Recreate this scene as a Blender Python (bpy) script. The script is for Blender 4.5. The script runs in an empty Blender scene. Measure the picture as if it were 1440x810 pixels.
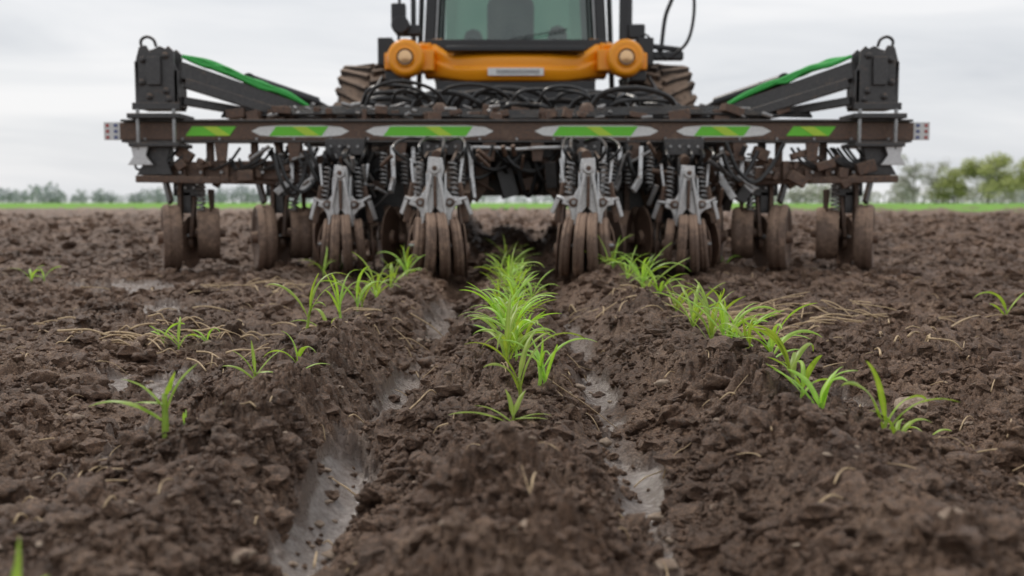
import bpy, bmesh, math, random
import numpy as np
from mathutils import Vector, Matrix, Quaternion
random.seed(7); rng=np.random.default_rng(7)
scene=bpy.context.scene
scene.view_settings.view_transform='Standard'
try: scene.view_settings.look='None'
except Exception: pass
scene.view_settings.exposure=0
COL=scene.collection

# ---------------------------------------------------------------- materials
def newmat(name):
    m=bpy.data.materials.new(name); m.use_nodes=True
    nt=m.node_tree; nt.nodes.clear()
    out=nt.nodes.new('ShaderNodeOutputMaterial')
    b=nt.nodes.new('ShaderNodeBsdfPrincipled')
    nt.links.new(b.outputs[0],out.inputs[0])
    return m,nt,b,out
def noise(nt,vec,scale,detail=6,rough=.6,dist=0):
    n=nt.nodes.new('ShaderNodeTexNoise'); n.inputs['Scale'].default_value=scale
    n.inputs['Detail'].default_value=detail; n.inputs['Roughness'].default_value=rough
    n.inputs['Distortion'].default_value=dist
    nt.links.new(vec,n.inputs['Vector']); return n.outputs['Fac']
def ramp(nt,fac,stops):
    r=nt.nodes.new('ShaderNodeValToRGB'); e=r.color_ramp.elements
    while len(e)<len(stops): e.new(.5)
    for i,(p,c) in enumerate(stops):
        e[i].position=p; e[i].color=(*c,1) if len(c)==3 else c
    nt.links.new(fac,r.inputs[0]); return r.outputs[0]
def mix(nt,fac,a,b,mode='MIX'):
    m=nt.nodes.new('ShaderNodeMix'); m.data_type='RGBA'; m.blend_type=mode
    for s,v in ((m.inputs[0],fac),(m.inputs[6],a),(m.inputs[7],b)):
        if isinstance(v,(int,float)): s.default_value=v
        elif isinstance(v,tuple): s.default_value=(*v,1) if len(v)==3 else v
        else: nt.links.new(v,s)
    return m.outputs[2]
def mth(nt,op,a,b=0.0,clamp=False):
    m=nt.nodes.new('ShaderNodeMath'); m.operation=op; m.use_clamp=clamp
    for s,v in ((m.inputs[0],a),(m.inputs[1],b)):
        if isinstance(v,(int,float)): s.default_value=v
        else: nt.links.new(v,s)
    return m.outputs[0]
def bump(nt,h,strength,dist,normal=None):
    b=nt.nodes.new('ShaderNodeBump'); b.inputs['Strength'].default_value=strength
    b.inputs['Distance'].default_value=dist; nt.links.new(h,b.inputs['Height'])
    if normal is not None: nt.links.new(normal,b.inputs['Normal'])
    return b.outputs[0]
def pos(nt):
    return nt.nodes.new('ShaderNodeNewGeometry').outputs['Position']

def soil_mat():
    m,nt,b,out=newmat('soil')
    P=pos(nt)
    n1=noise(nt,P,5,6,.65); n2=noise(nt,P,60,5,.7); n3=noise(nt,P,240,3,.7); n4=noise(nt,P,1.1,3,.6)
    c=ramp(nt,n1,[(.3,(.110,.061,.037)),(.5,(.215,.132,.087)),(.72,(.36,.245,.172))])
    d=ramp(nt,n2,[(.3,(.42,.39,.37)),(.55,(1,1,1)),(.75,(1.5,1.48,1.45))])
    c=mix(nt,1.0,c,d,'MULTIPLY')
    d3=ramp(nt,n3,[(.3,(.6,.6,.6)),(.65,(1.35,1.35,1.35))])
    c=mix(nt,1.0,c,d3,'MULTIPLY')
    d4=ramp(nt,n4,[(.35,(.76,.74,.72)),(.65,(1.2,1.18,1.15))])
    c=mix(nt,1.0,c,d4,'MULTIPLY')
    at=nt.nodes.new('ShaderNodeAttribute'); at.attribute_name='wet'
    wet=mth(nt,'MULTIPLY',at.outputs['Fac'],1.0)
    wc=ramp(nt,n2,[(.35,(.17,.135,.115)),(.65,(.29,.25,.225))])
    c=mix(nt,wet,c,wc)
    nt.links.new(c,b.inputs['Base Color'])
    mr=nt.nodes.new('ShaderNodeMapRange'); nt.links.new(wet,mr.inputs[0])
    mr.inputs[3].default_value=.58; mr.inputs[4].default_value=.16
    rr=mth(nt,'ADD',mr.outputs[0],mth(nt,'MULTIPLY',mth(nt,'SUBTRACT',n2,.5),.6))
    nt.links.new(rr,b.inputs['Roughness'])
    nt.links.new(mth(nt,'ADD',.48,mth(nt,'MULTIPLY',wet,.35)),b.inputs['Specular IOR Level'])
    h=mth(nt,'ADD',mth(nt,'MULTIPLY',n2,1.0),mth(nt,'MULTIPLY',n3,.5))
    st=mth(nt,'SUBTRACT',1.0,mth(nt,'MULTIPLY',wet,.88))
    h=mth(nt,'MULTIPLY',h,st)
    nt.links.new(bump(nt,h,1.0,.017),b.inputs['Normal'])
    return m
def grimy(name,c1,c2,mud=(.085,.055,.038),amt=.5,rough=.5,metal=0.0,scale=9,bd=.002):
    m,nt,b,out=newmat(name)
    tc=pos(nt)
    n1=noise(nt,tc,scale,8,.7); n2=noise(nt,tc,scale*6,6,.7)
    c=mix(nt,ramp(nt,n2,[(.35,(0,0,0)),(.65,(1,1,1))]),c1,c2)
    g=nt.nodes.new('ShaderNodeNewGeometry'); s=nt.nodes.new('ShaderNodeSeparateXYZ')
    nt.links.new(g.outputs['Normal'],s.inputs[0])
    up=mth(nt,'MULTIPLY',mth(nt,'MAXIMUM',s.outputs[2],0.0),.22)
    f=mth(nt,'ADD',mth(nt,'ADD',mth(nt,'MULTIPLY',n1,.75),mth(nt,'MULTIPLY',n2,.25)),up)
    lo=.78-.42*amt
    fm=ramp(nt,f,[(lo,(0,0,0)),(lo+.13,(1,1,1))])
    c=mix(nt,fm,c,mud)
    nt.links.new(c,b.inputs['Base Color'])
    r=mix(nt,fm,(rough,)*3,(.85,)*3); nt.links.new(r,b.inputs['Roughness'])
    if metal:
        mm=mix(nt,fm,(metal,)*3,(0,0,0)); nt.links.new(mm,b.inputs['Metallic'])
    nt.links.new(bump(nt,mth(nt,'ADD',n2,n1),.6,bd),b.inputs['Normal'])
    return m
M={}
M['soil']=soil_mat()
M['frame']=grimy('dark_painted_steel',(.038,.037,.038),(.070,.067,.066),(.19,.135,.10),.50,.34,.0)
M['frame2']=grimy('rusty_steel',(.075,.057,.049),(.16,.09,.058),(.23,.155,.11),.58,.45,.3)
M['black']=grimy('black_plastic',(.014,.014,.015),(.022,.022,.024),(.09,.07,.05),.2,.35)
M['hose']=grimy('hydraulic_hose',(.014,.014,.015),(.032,.032,.032),(.10,.075,.055),.3,.28)
M['cast']=grimy('galvanised_casting',(.74,.74,.73),(.46,.46,.47),(.23,.165,.12),.44,.32,.5,16)
M['tyre']=grimy('muddy_rubber',(.12,.078,.058),(.19,.125,.09),(.34,.23,.165),.60,.68,0,7,.004)
M['rim']=grimy('muddy_rim',(.11,.075,.06),(.24,.145,.10),(.31,.21,.15),.58,.5,.2)
M['btyre']=grimy('tractor_rubber',(.035,.028,.024),(.07,.052,.042),(.25,.175,.125),.62,.8,0,5,.004)
M['orange']=grimy('orange_paint',(.98,.38,.012),(.93,.33,.012),(.48,.26,.10),.12,.28)
M['green']=grimy('green_paint',(.06,.50,.10),(.05,.43,.08),(.16,.20,.09),.2,.35)
M['decgreen']=grimy('green_decal',(.14,.62,.035),(.16,.58,.03),(.22,.22,.11),.28,.4)
M['decyel']=grimy('yellow_decal',(.50,.74,.05),(.45,.68,.05),(.24,.22,.09),.25,.4)
M['decwhite']=grimy('white_decal',(.80,.81,.80),(.66,.67,.66),(.28,.22,.16),.36,.4)
M['red']=grimy('red_reflector',(.50,.12,.11),(.4,.09,.08),(.12,.08,.06),.25,.3)
M['blue']=grimy('blue_decal',(.12,.15,.32),(.1,.13,.27),(.12,.08,.06),.25,.3)
M['grey']=grimy('grey_metal',(.38,.38,.38),(.22,.22,.22),(.2,.14,.10),.36,.3,.6)
M['straw']=grimy('dry_straw',(.66,.50,.31),(.50,.36,.21),(.22,.15,.10),.26,.7,0,30,.001)
M['stone']=grimy('field_stone',(.40,.31,.23),(.28,.215,.165),(.2,.14,.10),.35,.75,0,25,.002)
def glass_mat():
    m=bpy.data.materials.new('tinted_glass'); m.use_nodes=True; nt=m.node_tree; nt.nodes.clear()
    out=nt.nodes.new('ShaderNodeOutputMaterial')
    t=nt.nodes.new('ShaderNodeBsdfTransparent'); t.inputs[0].default_value=(.36,.50,.43,1)
    g=nt.nodes.new('ShaderNodeBsdfGlossy'); g.inputs['Roughness'].default_value=.05; g.inputs[0].default_value=(.8,.9,.86,1)
    fr=nt.nodes.new('ShaderNodeFresnel'); fr.inputs[0].default_value=1.5
    f=mth(nt,'ADD',fr.outputs[0],.10)
    mx=nt.nodes.new('ShaderNodeMixShader'); nt.links.new(f,mx.inputs[0]); nt.links.new(t.outputs[0],mx.inputs[1]); nt.links.new(g.outputs[0],mx.inputs[2])
    nt.links.new(mx.outputs[0],out.inputs[0]); return m
M['glass']=glass_mat()
def lens_mat():
    m,nt,b,out=newmat('headlight_lens'); b.inputs['Base Color'].default_value=(.80,.52,.28,1); b.inputs['Roughness'].default_value=.2; b.inputs['Metallic'].default_value=.6
    return m
M['lens']=lens_mat()
def leaf_mat(name,c1,c2,tr):
    m=bpy.data.materials.new(name); m.use_nodes=True; nt=m.node_tree; nt.nodes.clear()
    out=nt.nodes.new('ShaderNodeOutputMaterial')
    b=nt.nodes.new('ShaderNodeBsdfPrincipled'); P=pos(nt)
    n=noise(nt,P,28,3,.6)
    c=mix(nt,ramp(nt,n,[(.35,(0,0,0)),(.65,(1,1,1))]),c1,c2)
    at=nt.nodes.new('ShaderNodeAttribute'); at.attribute_name='tone'
    c=mix(nt,mth(nt,'MULTIPLY',at.outputs['Fac'],.45),c,(.55,.68,.20))
    oi=nt.nodes.new('ShaderNodeObjectInfo')
    v=nt.nodes.new('ShaderNodeHueSaturation'); nt.links.new(c,v.inputs['Color'])
    nt.links.new(mth(nt,'ADD',.78,mth(nt,'MULTIPLY',oi.outputs['Random'],.5)),v.inputs['Value'])
    nt.links.new(mth(nt,'ADD',.475,mth(nt,'MULTIPLY',oi.outputs['Random'],.035)),v.inputs['Hue'])
    c=v.outputs[0]
    nt.links.new(c,b.inputs['Base Color']); b.inputs['Roughness'].default_value=.40
    t=nt.nodes.new('ShaderNodeBsdfTranslucent')
    nt.links.new(mix(nt,1.0,c,(1.2,1.2,.6),'MULTIPLY'),t.inputs[0])
    mx=nt.nodes.new('ShaderNodeMixShader'); mx.inputs[0].default_value=tr
    nt.links.new(b.outputs[0],mx.inputs[1]); nt.links.new(t.outputs[0],mx.inputs[2]); nt.links.new(mx.outputs[0],out.inputs[0])
    return m
M['leaf']=leaf_mat('seedling_leaf',(.24,.46,.045),(.40,.62,.09),.38)

# ---------------------------------------------------------------- numpy noise
def h2(ix,iy,seed):
    n=(ix.astype(np.int64)*374761393+iy.astype(np.int64)*668265263+seed*974634777)&0xffffffff
    n=((n^(n>>13))*1274126177)&0xffffffff
    n=((n^(n>>15))*2246822519)&0xffffffff
    return ((n^(n>>16))&0xffffff)/float(0x1000000)
def vn(x,y,seed=0):
    ix=np.floor(x).astype(np.int64); iy=np.floor(y).astype(np.int64)
    fx=x-ix; fy=y-iy; u=fx*fx*fx*(fx*(fx*6-15)+10); v=fy*fy*fy*(fy*(fy*6-15)+10)
    a=h2(ix,iy,seed); b=h2(ix+1,iy,seed); c=h2(ix,iy+1,seed); d=h2(ix+1,iy+1,seed)
    return (a+(b-a)*u+(c-a)*v+(a-b-c+d)*u*v)*2-1
def fbm(x,y,seed,oc=4,g=.5):
    s=0;a=1;t=0
    for i in range(oc):
        s=s+a*vn(x*2**i+i*17.3,y*2**i-i*9.1,seed+i); t+=a; a*=g
    return s/t
def domes(x,y,sc,seed,dens=.8):
    X=x/sc+.40*vn(x/sc*2.1,y/sc*2.1,seed+50)+.18*vn(x/sc*5,y/sc*5,seed+52)
    Y=y/sc+.40*vn(x/sc*2.1+40,y/sc*2.1,seed+51)+.18*vn(x/sc*5+9,y/sc*5,seed+53)
    ix=np.floor(X).astype(np.int64); iy=np.floor(Y).astype(np.int64)
    h=np.zeros_like(X)
    for dx in (-1,0,1):
        for dy in (-1,0,1):
            cx=ix+dx; cy=iy+dy
            px=cx+h2(cx,cy,seed); py=cy+h2(cx,cy,seed+1); r=.3+.55*h2(cx,cy,seed+2)
            on=h2(cx,cy,seed+3)<dens
            d2=((X-px)**2+(Y-py)**2)/(r*r)
            h=np.maximum(h,np.where(on,r*np.sqrt(np.clip(1-d2,0,1)),0))
    return h*sc
def sst(a,b,x):
    t=np.clip((x-a)/(b-a),0,1); return t*t*(3-2*t)
kx=[-9,-3.6,-3.2,-2.9,-2.55,-2.2,-1.9,-1.55,-1.25,-.97,-.74,-.54,-.43,-.36,-.28,-.15,0,.12,.19,.25,.33,.44,.58,.76,.98,1.25,1.55,1.85,2.2,2.55,2.9,3.3,9]
kz=[0,0,-.03,0,.01,-.04,0,.015,-.01,-.06,0,.055,-.02,-.11,-.08,.005,.03,.01,-.06,-.105,-.06,.015,.055,.01,-.05,.0,.01,-.05,0,.01,-.04,0,0]
TX=np.linspace(-9,9,3601); TZ=np.interp(TX,kx,kz); ker=np.exp(-.5*(np.arange(-18,19)/6.)**2); ker/=ker.sum()
TZ=np.convolve(TZ,ker,'same')
PUD=[(-.36,1.95,.058,.46,1),(.25,2.12,.058,.50,1),(-.90,2.35,.08,.30,.95),(-1.08,3.05,.14,.24,.9),(.26,3.05,.06,.35,.85),(-.34,3.1,.05,.4,.75),(-1.0,1.6,.05,.12,.8),(.98,2.7,.06,.24,.75),(-1.75,4.6,.26,.4,.75),(-.35,5.0,.08,.7,.65),(.27,4.4,.06,.5,.65),(-2.3,6.2,.35,.4,.65),(-.85,3.9,.10,.3,.7)]
def H(x,y):
    far=sst(6,14,y)
    wx=x+.035*fbm(x*1.2,y*1.1,3,3)+.012*fbm(x*5,y*5,8,2)
    base=np.interp(wx,TX,TZ)*(1-.45*far)*np.where(np.abs(x)<1.1,1,.8)
    z=base+.030*fbm(x*2.0,y*1.6,11,4)+.02*sst(.8,3,np.abs(x))*fbm(x*1.2,y*.9,14,3)
    wet=np.zeros_like(z)
    nn=fbm(x*11,y*6,77,4,.6)
    for (cx,cy,rx,ry,s) in PUD:
        d=((wx-cx)/rx)**2+((y-cy)/ry)**2
        wet=np.maximum(wet,s*sst(1.35,.5,d+1.5*nn))
    furrow=np.maximum(np.exp(-((wx+.35)/.045)**2),np.exp(-((wx-.25)/.045)**2))
    wet=np.maximum(wet,furrow*.55*sst(.0,.4,nn)*(y<7))
    wet=np.clip(wet,0,1)
    sp=.0032*np.clip(y,1,None)
    det=0
    for sc,am,sd,dn in ((.16,.16,100,.4),(.085,.40,110,.5),(.045,.78,120,.7),(.023,1.0,130,.85),(.012,1.05,140,.85)):
        f=sst(1.0,3.0,sc/sp)
        if np.any(f>0): det=det+am*f*domes(x,y,sc,sd,dn)
    mod=.45+.8*sst(-.4,.4,fbm(x*3,y*3,31,2))
    det=det*mod+.014*fbm(x*22,y*22,41,4,.6)*sst(1,3,.04/sp)
    m2=y>5
    if np.any(m2):
        xa,ya=x[m2],y[m2]; sa=sp[m2]; fa=far[m2]
        dd=fa*(.30*domes(xa,ya,.22,150,.6)*sst(1,3,.3/sa)+.28*domes(xa,ya,.5,160,.6)*sst(1.,3.,.6/sa)+.16*domes(xa,ya,1.3,170,.6)*sst(300,100,ya))
        det=det.copy(); det[m2]+=dd
    rough=1-.93*sst(.3,.8,wet)
    crest=sst(.0,.06,base+.03)
    z=z+det*rough*(.75+.4*crest)-.006*wet-.028
    return z,wet
def Hs(x,y):
    z,w=H(np.array([float(x)]),np.array([float(y)])); return float(z[0])

# ---------------------------------------------------------------- ground sheet
ys=[-40,-20,-10,-5,-2.5,-1,-.3,.2,.5,.7]
y=.8
while y<13: ys.append(y); y*=1.0031
while y<70: ys.append(y); y*=1.007
while y<4000: ys.append(y); y*=1.08
ys=np.array(ys); 
NI=1000; NO=50
u=np.linspace(-1,1,NI)
t=(np.arange(1,NO+1)/NO)
Yg=[];Xg=[]
for yv in ys:
    a=.60*max(yv,0)+.35; b=1.3*max(yv,0)+9 if yv>0 else 12
    xin=u*a; ex=a+(b-a)*(t**1.8)
    Xg.append(np.concatenate([-ex[::-1],xin,ex])); Yg.append(np.full(NI+2*NO,yv))
Xg=np.array(Xg);Yg=np.array(Yg)
nr,nc=Xg.shape
Z,W=H(Xg.ravel(),Yg.ravel())
Yr=Yg.ravel()
Z=Z*(1-sst(200,500,Yr)*.9)
co=np.stack([Xg.ravel(),Yr,Z],1).astype(np.float32)
idx=np.arange(nr*nc).reshape(nr,nc)
quads=np.stack([idx[:-1,:-1],idx[:-1,1:],idx[1:,1:],idx[1:,:-1]],-1).reshape(-1,4).astype(np.int32)
def mesh_np(name,co,quads,mat):
    me=bpy.data.meshes.new(name)
    me.vertices.add(len(co)); me.vertices.foreach_set('co',co.ravel())
    me.loops.add(quads.size); me.loops.foreach_set('vertex_index',quads.ravel())
    me.polygons.add(len(quads)); me.polygons.foreach_set('loop_start',np.arange(0,quads.size,quads.shape[1],dtype=np.int32))
    me.polygons.foreach_set('use_smooth',np.ones(len(quads),bool))
    me.update(calc_edges=True); me.materials.append(mat)
    ob=bpy.data.objects.new(name,me); COL.objects.link(ob); return ob
g=mesh_np('ground',co,quads,M['soil'])
a=g.data.attributes.new('wet','FLOAT','POINT'); a.data.foreach_set('value',W.astype(np.float32))

# ---------------------------------------------------------------- clods (instanced)
def inst_object(name,src,pts,scl,rot):
    me=bpy.data.meshes.new(name); me.vertices.add(len(pts)); me.vertices.foreach_set('co',pts.astype(np.float32).ravel())
    a=me.attributes.new('scl','FLOAT_VECTOR','POINT'); a.data.foreach_set('vector',scl.astype(np.float32).ravel())
    a=me.attributes.new('rot','FLOAT_VECTOR','POINT'); a.data.foreach_set('vector',rot.astype(np.float32).ravel())
    ob=bpy.data.objects.new(name,me); COL.objects.link(ob)
    ng=bpy.data.node_groups.new(name+'_scatter','GeometryNodeTree')
    ng.interface.new_socket('Geometry',in_out='INPUT',socket_type='NodeSocketGeometry')
    ng.interface.new_socket('Geometry',in_out='OUTPUT',socket_type='NodeSocketGeometry')
    N=ng.nodes; L=ng.links
    gi=N.new('NodeGroupInput'); go=N.new('NodeGroupOutput')
    iop=N.new('GeometryNodeInstanceOnPoints'); ci=N.new('GeometryNodeCollectionInfo')
    ci.inputs['Collection'].default_value=src; ci.inputs['Separate Children'].default_value=True; ci.inputs['Reset Children'].default_value=True
    iop.inputs['Pick Instance'].default_value=True
    r=N.new('GeometryNodeInputNamedAttribute'); r.data_type='FLOAT_VECTOR'; r.inputs['Name'].default_value='rot'
    s=N.new('GeometryNodeInputNamedAttribute'); s.data_type='FLOAT_VECTOR'; s.inputs['Name'].default_value='scl'
    L.new(gi.outputs[0],iop.inputs['Points']); L.new(ci.outputs[0],iop.inputs['Instance'])
    L.new(r.outputs['Attribute'],iop.inputs['Rotation']); L.new(s.outputs['Attribute'],iop.inputs['Scale'])
    L.new(iop.outputs[0],go.inputs[0])
    md=ob.modifiers.new('scatter','NODES'); md.node_group=ng
    return ob
def lump(name,mat,seed,sub=3,rough=.33,smooth=True):
    bm=bmesh.new(); bmesh.ops.create_icosphere(bm,subdivisions=sub,radius=1)
    from mathutils import noise as mn
    for v in bm.verts:
        p=v.co.copy(); o=Vector((seed*7.1,seed*3.3,0))
        k=1+rough*mn.noise(p*1.3+o)*1.4+rough*.7*mn.noise(p*3.1+o)+rough*.35*mn.noise(p*7+o)
        v.co=p*k
        v.co.z*=.8
    me=bpy.data.meshes.new(name); bm.to_mesh(me); bm.free()
    for p in me.polygons: p.use_smooth=smooth
    me.materials.append(mat)
    return bpy.data.objects.new(name,me)
src=bpy.data.collections.new('soil_clod_variants')
for i in range(8): src.objects.link(lump('clod_shape',M['soil'],i+1,3 if i%2 else 2,.50,bool(i%2)))
N=125000
yy=np.exp(rng.uniform(np.log(.95),np.log(26),N)); xx=(rng.uniform(-1,1,N))*(.62*yy+.5)
zz,ww=H(xx,yy)
clump=fbm(xx*4,yy*4,91,3)
keep=((ww<.3)|(rng.uniform(0,1,N)<.08))&(rng.uniform(0,1,N)<.35+.65*sst(-.3,.3,clump))
xx,yy,zz=xx[keep],yy[keep],zz[keep]; N=len(xx)
s=(.0027+.0007*yy)*rng.uniform(0,1,N)**(-1/2.3); s=np.minimum(s,.020+.004*np.minimum(yy,9))
scl=np.stack([s*rng.uniform(.75,1.3,N),s*rng.uniform(.75,1.3,N),s*rng.uniform(.6,1.0,N)],1)
rot=rng.uniform(-.5,.5,(N,3)); rot[:,2]=rng.uniform(0,6.28,N)
inst_object('soil_clods',src,np.stack([xx,yy,zz+s*.28],1),scl,rot)
src2=bpy.data.collections.new('field_stone_variants')
for i in range(4): src2.objects.link(lump('stone_shape',M['stone'],i+20,3,.2))
N=620
yy=np.exp(rng.uniform(np.log(1.2),np.log(9),N)); xx=rng.uniform(-1,1,N)*(.6*yy+.4)
s=.005*rng.uniform(0,1,N)**(-1/2.5); s=np.minimum(s,.018)
sx=[(1.08,2.62,.042),(.42,2.75,.022),(.66,2.6,.02),(-.42,1.5,.022),(.20,3.0,.02),(.02,1.35,.026),(.62,1.35,.022)]
xx=np.concatenate([xx,[q[0] for q in sx]]);yy=np.concatenate([yy,[q[1] for q in sx]]);s=np.concatenate([s,[q[2] for q in sx]])
zz,_=H(xx,yy);N=len(xx)
scl=np.stack([s*rng.uniform(.9,1.4,N),s*rng.uniform(.8,1.1,N),s*rng.uniform(.5,.8,N)],1)
rot=rng.uniform(-.3,.3,(N,3)); rot[:,2]=rng.uniform(-.5,.5,N)
inst_object('field_stones',src2,np.stack([xx,yy,zz+s*.4],1),scl,rot)

# ---------------------------------------------------------------- mesh helpers
class Asm:
    def __init__(s,name,loc):
        s.e=bpy.data.objects.new(name,None); s.e.location=loc; COL.objects.link(s.e); s.p={}; s.o=Vector(loc)
    def bm(s,part,mat,bev=.004,smooth=True):
        if part not in s.p: s.p[part]=(bmesh.new(),mat,bev,smooth)
        return s.p[part][0]
    def done(s):
        for n,(bm,mat,bev,sm) in s.p.items():
            bmesh.ops.recalc_face_normals(bm,faces=bm.faces)
            me=bpy.data.meshes.new(n); bm.to_mesh(me); bm.free()
            me.materials.append(M[mat])
            if sm:
                me.polygons.foreach_set('use_smooth',np.ones(len(me.polygons),bool))
            ob=bpy.data.objects.new(n,me); COL.objects.link(ob); ob.parent=s.e
            ob.data.transform(Matrix.Translation(-s.o))
            if bev>0:
                b=ob.modifiers.new('bevel','BEVEL'); b.width=bev; b.segments=2; b.limit_method='ANGLE'; b.angle_limit=math.radians(40)
            if sm:
                try:
                    me.set_sharp_from_angle(angle=math.radians(42))
                except Exception: pass
def box(bm,c,s,rot=(0,0,0)):
    from mathutils import Euler
    R=Euler(rot).to_matrix()
    vs=[bm.verts.new(Vector(c)+R@Vector((sx*s[0]/2,sy*s[1]/2,sz*s[2]/2))) for sx in(-1,1) for sy in(-1,1) for sz in(-1,1)]
    for f in ((0,1,3,2),(4,6,7,5),(0,4,5,1),(2,3,7,6),(0,2,6,4),(1,5,7,3)): bm.faces.new([vs[i] for i in f])
def beam(bm,p1,p2,w,h,up=(0,0,1)):
    p1=Vector(p1);p2=Vector(p2);d=(p2-p1).normalized();u=Vector(up)
    if abs(d.dot(u))>.98: u=Vector((0,1,0))
    s=d.cross(u).normalized(); u=s.cross(d).normalized()
    a=[];
    for p in (p1,p2): a.append([bm.verts.new(p+s*(i*w/2)+u*(j*h/2)) for i,j in((-1,-1),(1,-1),(1,1),(-1,1))])
    bm.faces.new(a[0]);bm.faces.new(a[1][::-1])
    for i in range(4): bm.faces.new([a[0][i],a[0][(i+1)%4],a[1][(i+1)%4],a[1][i]])
def frame_for(d):
    d=Vector(d).normalized(); u=Vector((0,0,1)) if abs(d.z)<.9 else Vector((1,0,0))
    s=d.cross(u).normalized(); u=s.cross(d).normalized(); return d,s,u
def lathe(bm,prof,c,axis,seg=32,close=False):
    d,s,u=frame_for(axis); c=Vector(c); rings=[]
    for a,r in prof:
        r=max(r,.0008)
        rings.append([bm.verts.new(c+d*a+s*(r*math.cos(2*math.pi*i/seg))+u*(r*math.sin(2*math.pi*i/seg))) for i in range(seg)])
    n=len(rings)
    for k in range(n if close else n-1):
        A=rings[k];B=rings[(k+1)%n]
        for i in range(seg): bm.faces.new([A[i],A[(i+1)%seg],B[(i+1)%seg],B[i]])
    if not close:
        bm.faces.new(rings[0][::-1]); bm.faces.new(rings[-1])
def cyl(bm,p1,p2,r,r2=None,seg=16):
    p1=Vector(p1);p2=Vector(p2);L=(p2-p1).length
    lathe(bm,[(0,r),(L,r if r2 is None else r2)],p1,p2-p1,seg)
def tube(bm,pts,r,seg=8,sub=6,r2=None):
    P=[Vector(p) for p in pts]; Q=[]
    if len(P)>2:
        E=[P[0]*2-P[1]]+P+[P[-1]*2-P[-2]]
        for i in range(1,len(E)-2):
            for k in range(sub):
                t=k/sub; a,b,c,d=E[i-1:i+3]
                Q.append(.5*((2*b)+(c-a)*t+(2*a-5*b+4*c-d)*t*t+(3*b-a-3*c+d)*t**3))
        Q.append(P[-1])
    else: Q=P
    rings=[]; pu=None
    for i,q in enumerate(Q):
        d=(Q[min(i+1,len(Q)-1)]-Q[max(i-1,0)])
        if d.length<1e-6: d=Vector((0,0,1))
        d.normalize()
        if pu is None: _,s,u=frame_for(d)
        else:
            u=(pu-d*pu.dot(d)); u.normalize(); s=d.cross(u)
        pu=u; rr=r if r2 is None else r+(r2-r)*i/(len(Q)-1)
        rings.append([bm.verts.new(q+s*(rr*math.cos(2*math.pi*k/seg))+u*(rr*math.sin(2*math.pi*k/seg))) for k in range(seg)])
    for A,B in zip(rings,rings[1:]):
        for i in range(seg): bm.faces.new([A[i],A[(i+1)%seg],B[(i+1)%seg],B[i]])
    bm.faces.new(rings[0][::-1]); bm.faces.new(rings[-1])
def plate(bm,pts,y0,y1):
    A=[bm.verts.new((p[0],y0,p[1])) for p in pts]; B=[bm.verts.new((p[0],y1,p[1])) for p in pts]
    bm.faces.new(A); bm.faces.new(B[::-1]); n=len(pts)
    for i in range(n): bm.faces.new([A[i],B[i],B[(i+1)%n],A[(i+1)%n]])
def plateX(bm,pts,x0,x1):
    A=[bm.verts.new((x0,p[0],p[1])) for p in pts]; B=[bm.verts.new((x1,p[0],p[1])) for p in pts]
    bm.faces.new(A); bm.faces.new(B[::-1]); n=len(pts)
    for i in range(n): bm.faces.new([A[i],B[i],B[(i+1)%n],A[(i+1)%n]])
def bolt(bm,x,y,z,r=.014,ax=(0,-1,0)):
    cyl(bm,(x,y,z),(x+ax[0]*.018,y+ax[1]*.018,z+ax[2]*.018),r,seg=6)
def coil(bm,p1,p2,R,r,turns):
    p1=Vector(p1);p2=Vector(p2);d,s,u=frame_for(p2-p1);L=(p2-p1).length;n=turns*10
    tube(bm,[p1+d*(L*i/n)+s*(R*math.cos(i*.628))+u*(R*math.sin(i*.628)) for i in range(n+1)],r,6,1)

# ---------------------------------------------------------------- implement
MX=.035
A=Asm('row_crop_planter',(MX,7.4,0))
def X(v): return MX+v
bm=A.bm('main_toolbar','frame2',.006)
box(bm,(X(0),7.39,1.018),(5.78,.15,.128))
bm=A.bm('toolbar_flange','frame',.003)
box(bm,(X(0),7.375,1.093),(5.74,.19,.016)); box(bm,(X(0),7.375,.944),(5.74,.17,.014))
bm=A.bm('rear_beams','frame',.006)
box(bm,(X(0),7.78,1.12),(3.9,.12,.10)); box(bm,(X(0),8.1,1.02),(3.4,.14,.14))
box(bm,(X(0),7.72,.80),(2.9,.12,.12)); box(bm,(X(0),8.3,.72),(2.6,.16,.2))
for x in (-1.85,-1.3,-.75,-.25,.25,.75,1.3,1.85):
    box(bm,(X(x),7.75,1.04),(.07,.6,.07)); box(bm,(X(x+.03),7.7,.92),(.05,.08,.25))
bt=A.bm('top_brackets','frame2',.003)
for i in range(60):
    x=random.uniform(-2.1,2.1); w=random.uniform(.03,.16)
    box(bt,(X(x),random.uniform(7.45,7.8),1.13+random.uniform(0,.06)),(w,random.uniform(.05,.2),random.uniform(.03,.09)),(0,random.uniform(-.3,.3),random.uniform(-.3,.3)))
for x in (-.58,.53):
    lathe(bt,[(0,.085),(.03,.085),(.035,.06),(.09,.055),(.12,.03)],(X(x),7.62,1.13),(0,0,1),18)
bg=A.bm('bright_fittings','grey',.002)
for i in range(60):
    x=random.uniform(-2.0,2.0); yv=random.uniform(7.42,7.75); z=1.13+random.uniform(0,.10)
    dx=random.uniform(-.09,.09)
    cyl(bg,(X(x),yv,z),(X(x+dx),yv+random.uniform(-.02,.02),z+random.uniform(-.02,.03)),random.uniform(.008,.018),seg=8)
for x in np.arange(-2.7,2.71,.27):
    bolt(bg,X(x),7.312,.962,.011)
bh=A.bm('hydraulic_hoses','hose',0)
for k in range(5):
    z=1.14+.015*k; tube(bh,[(X(-2.2),7.5+.03*k,z),(X(-1.2),7.5+.03*k,z+.02),(X(0),7.52+.03*k,z-.01),(X(1.2),7.5+.03*k,z+.02),(X(2.2),7.5+.03*k,z)],.011)
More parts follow.
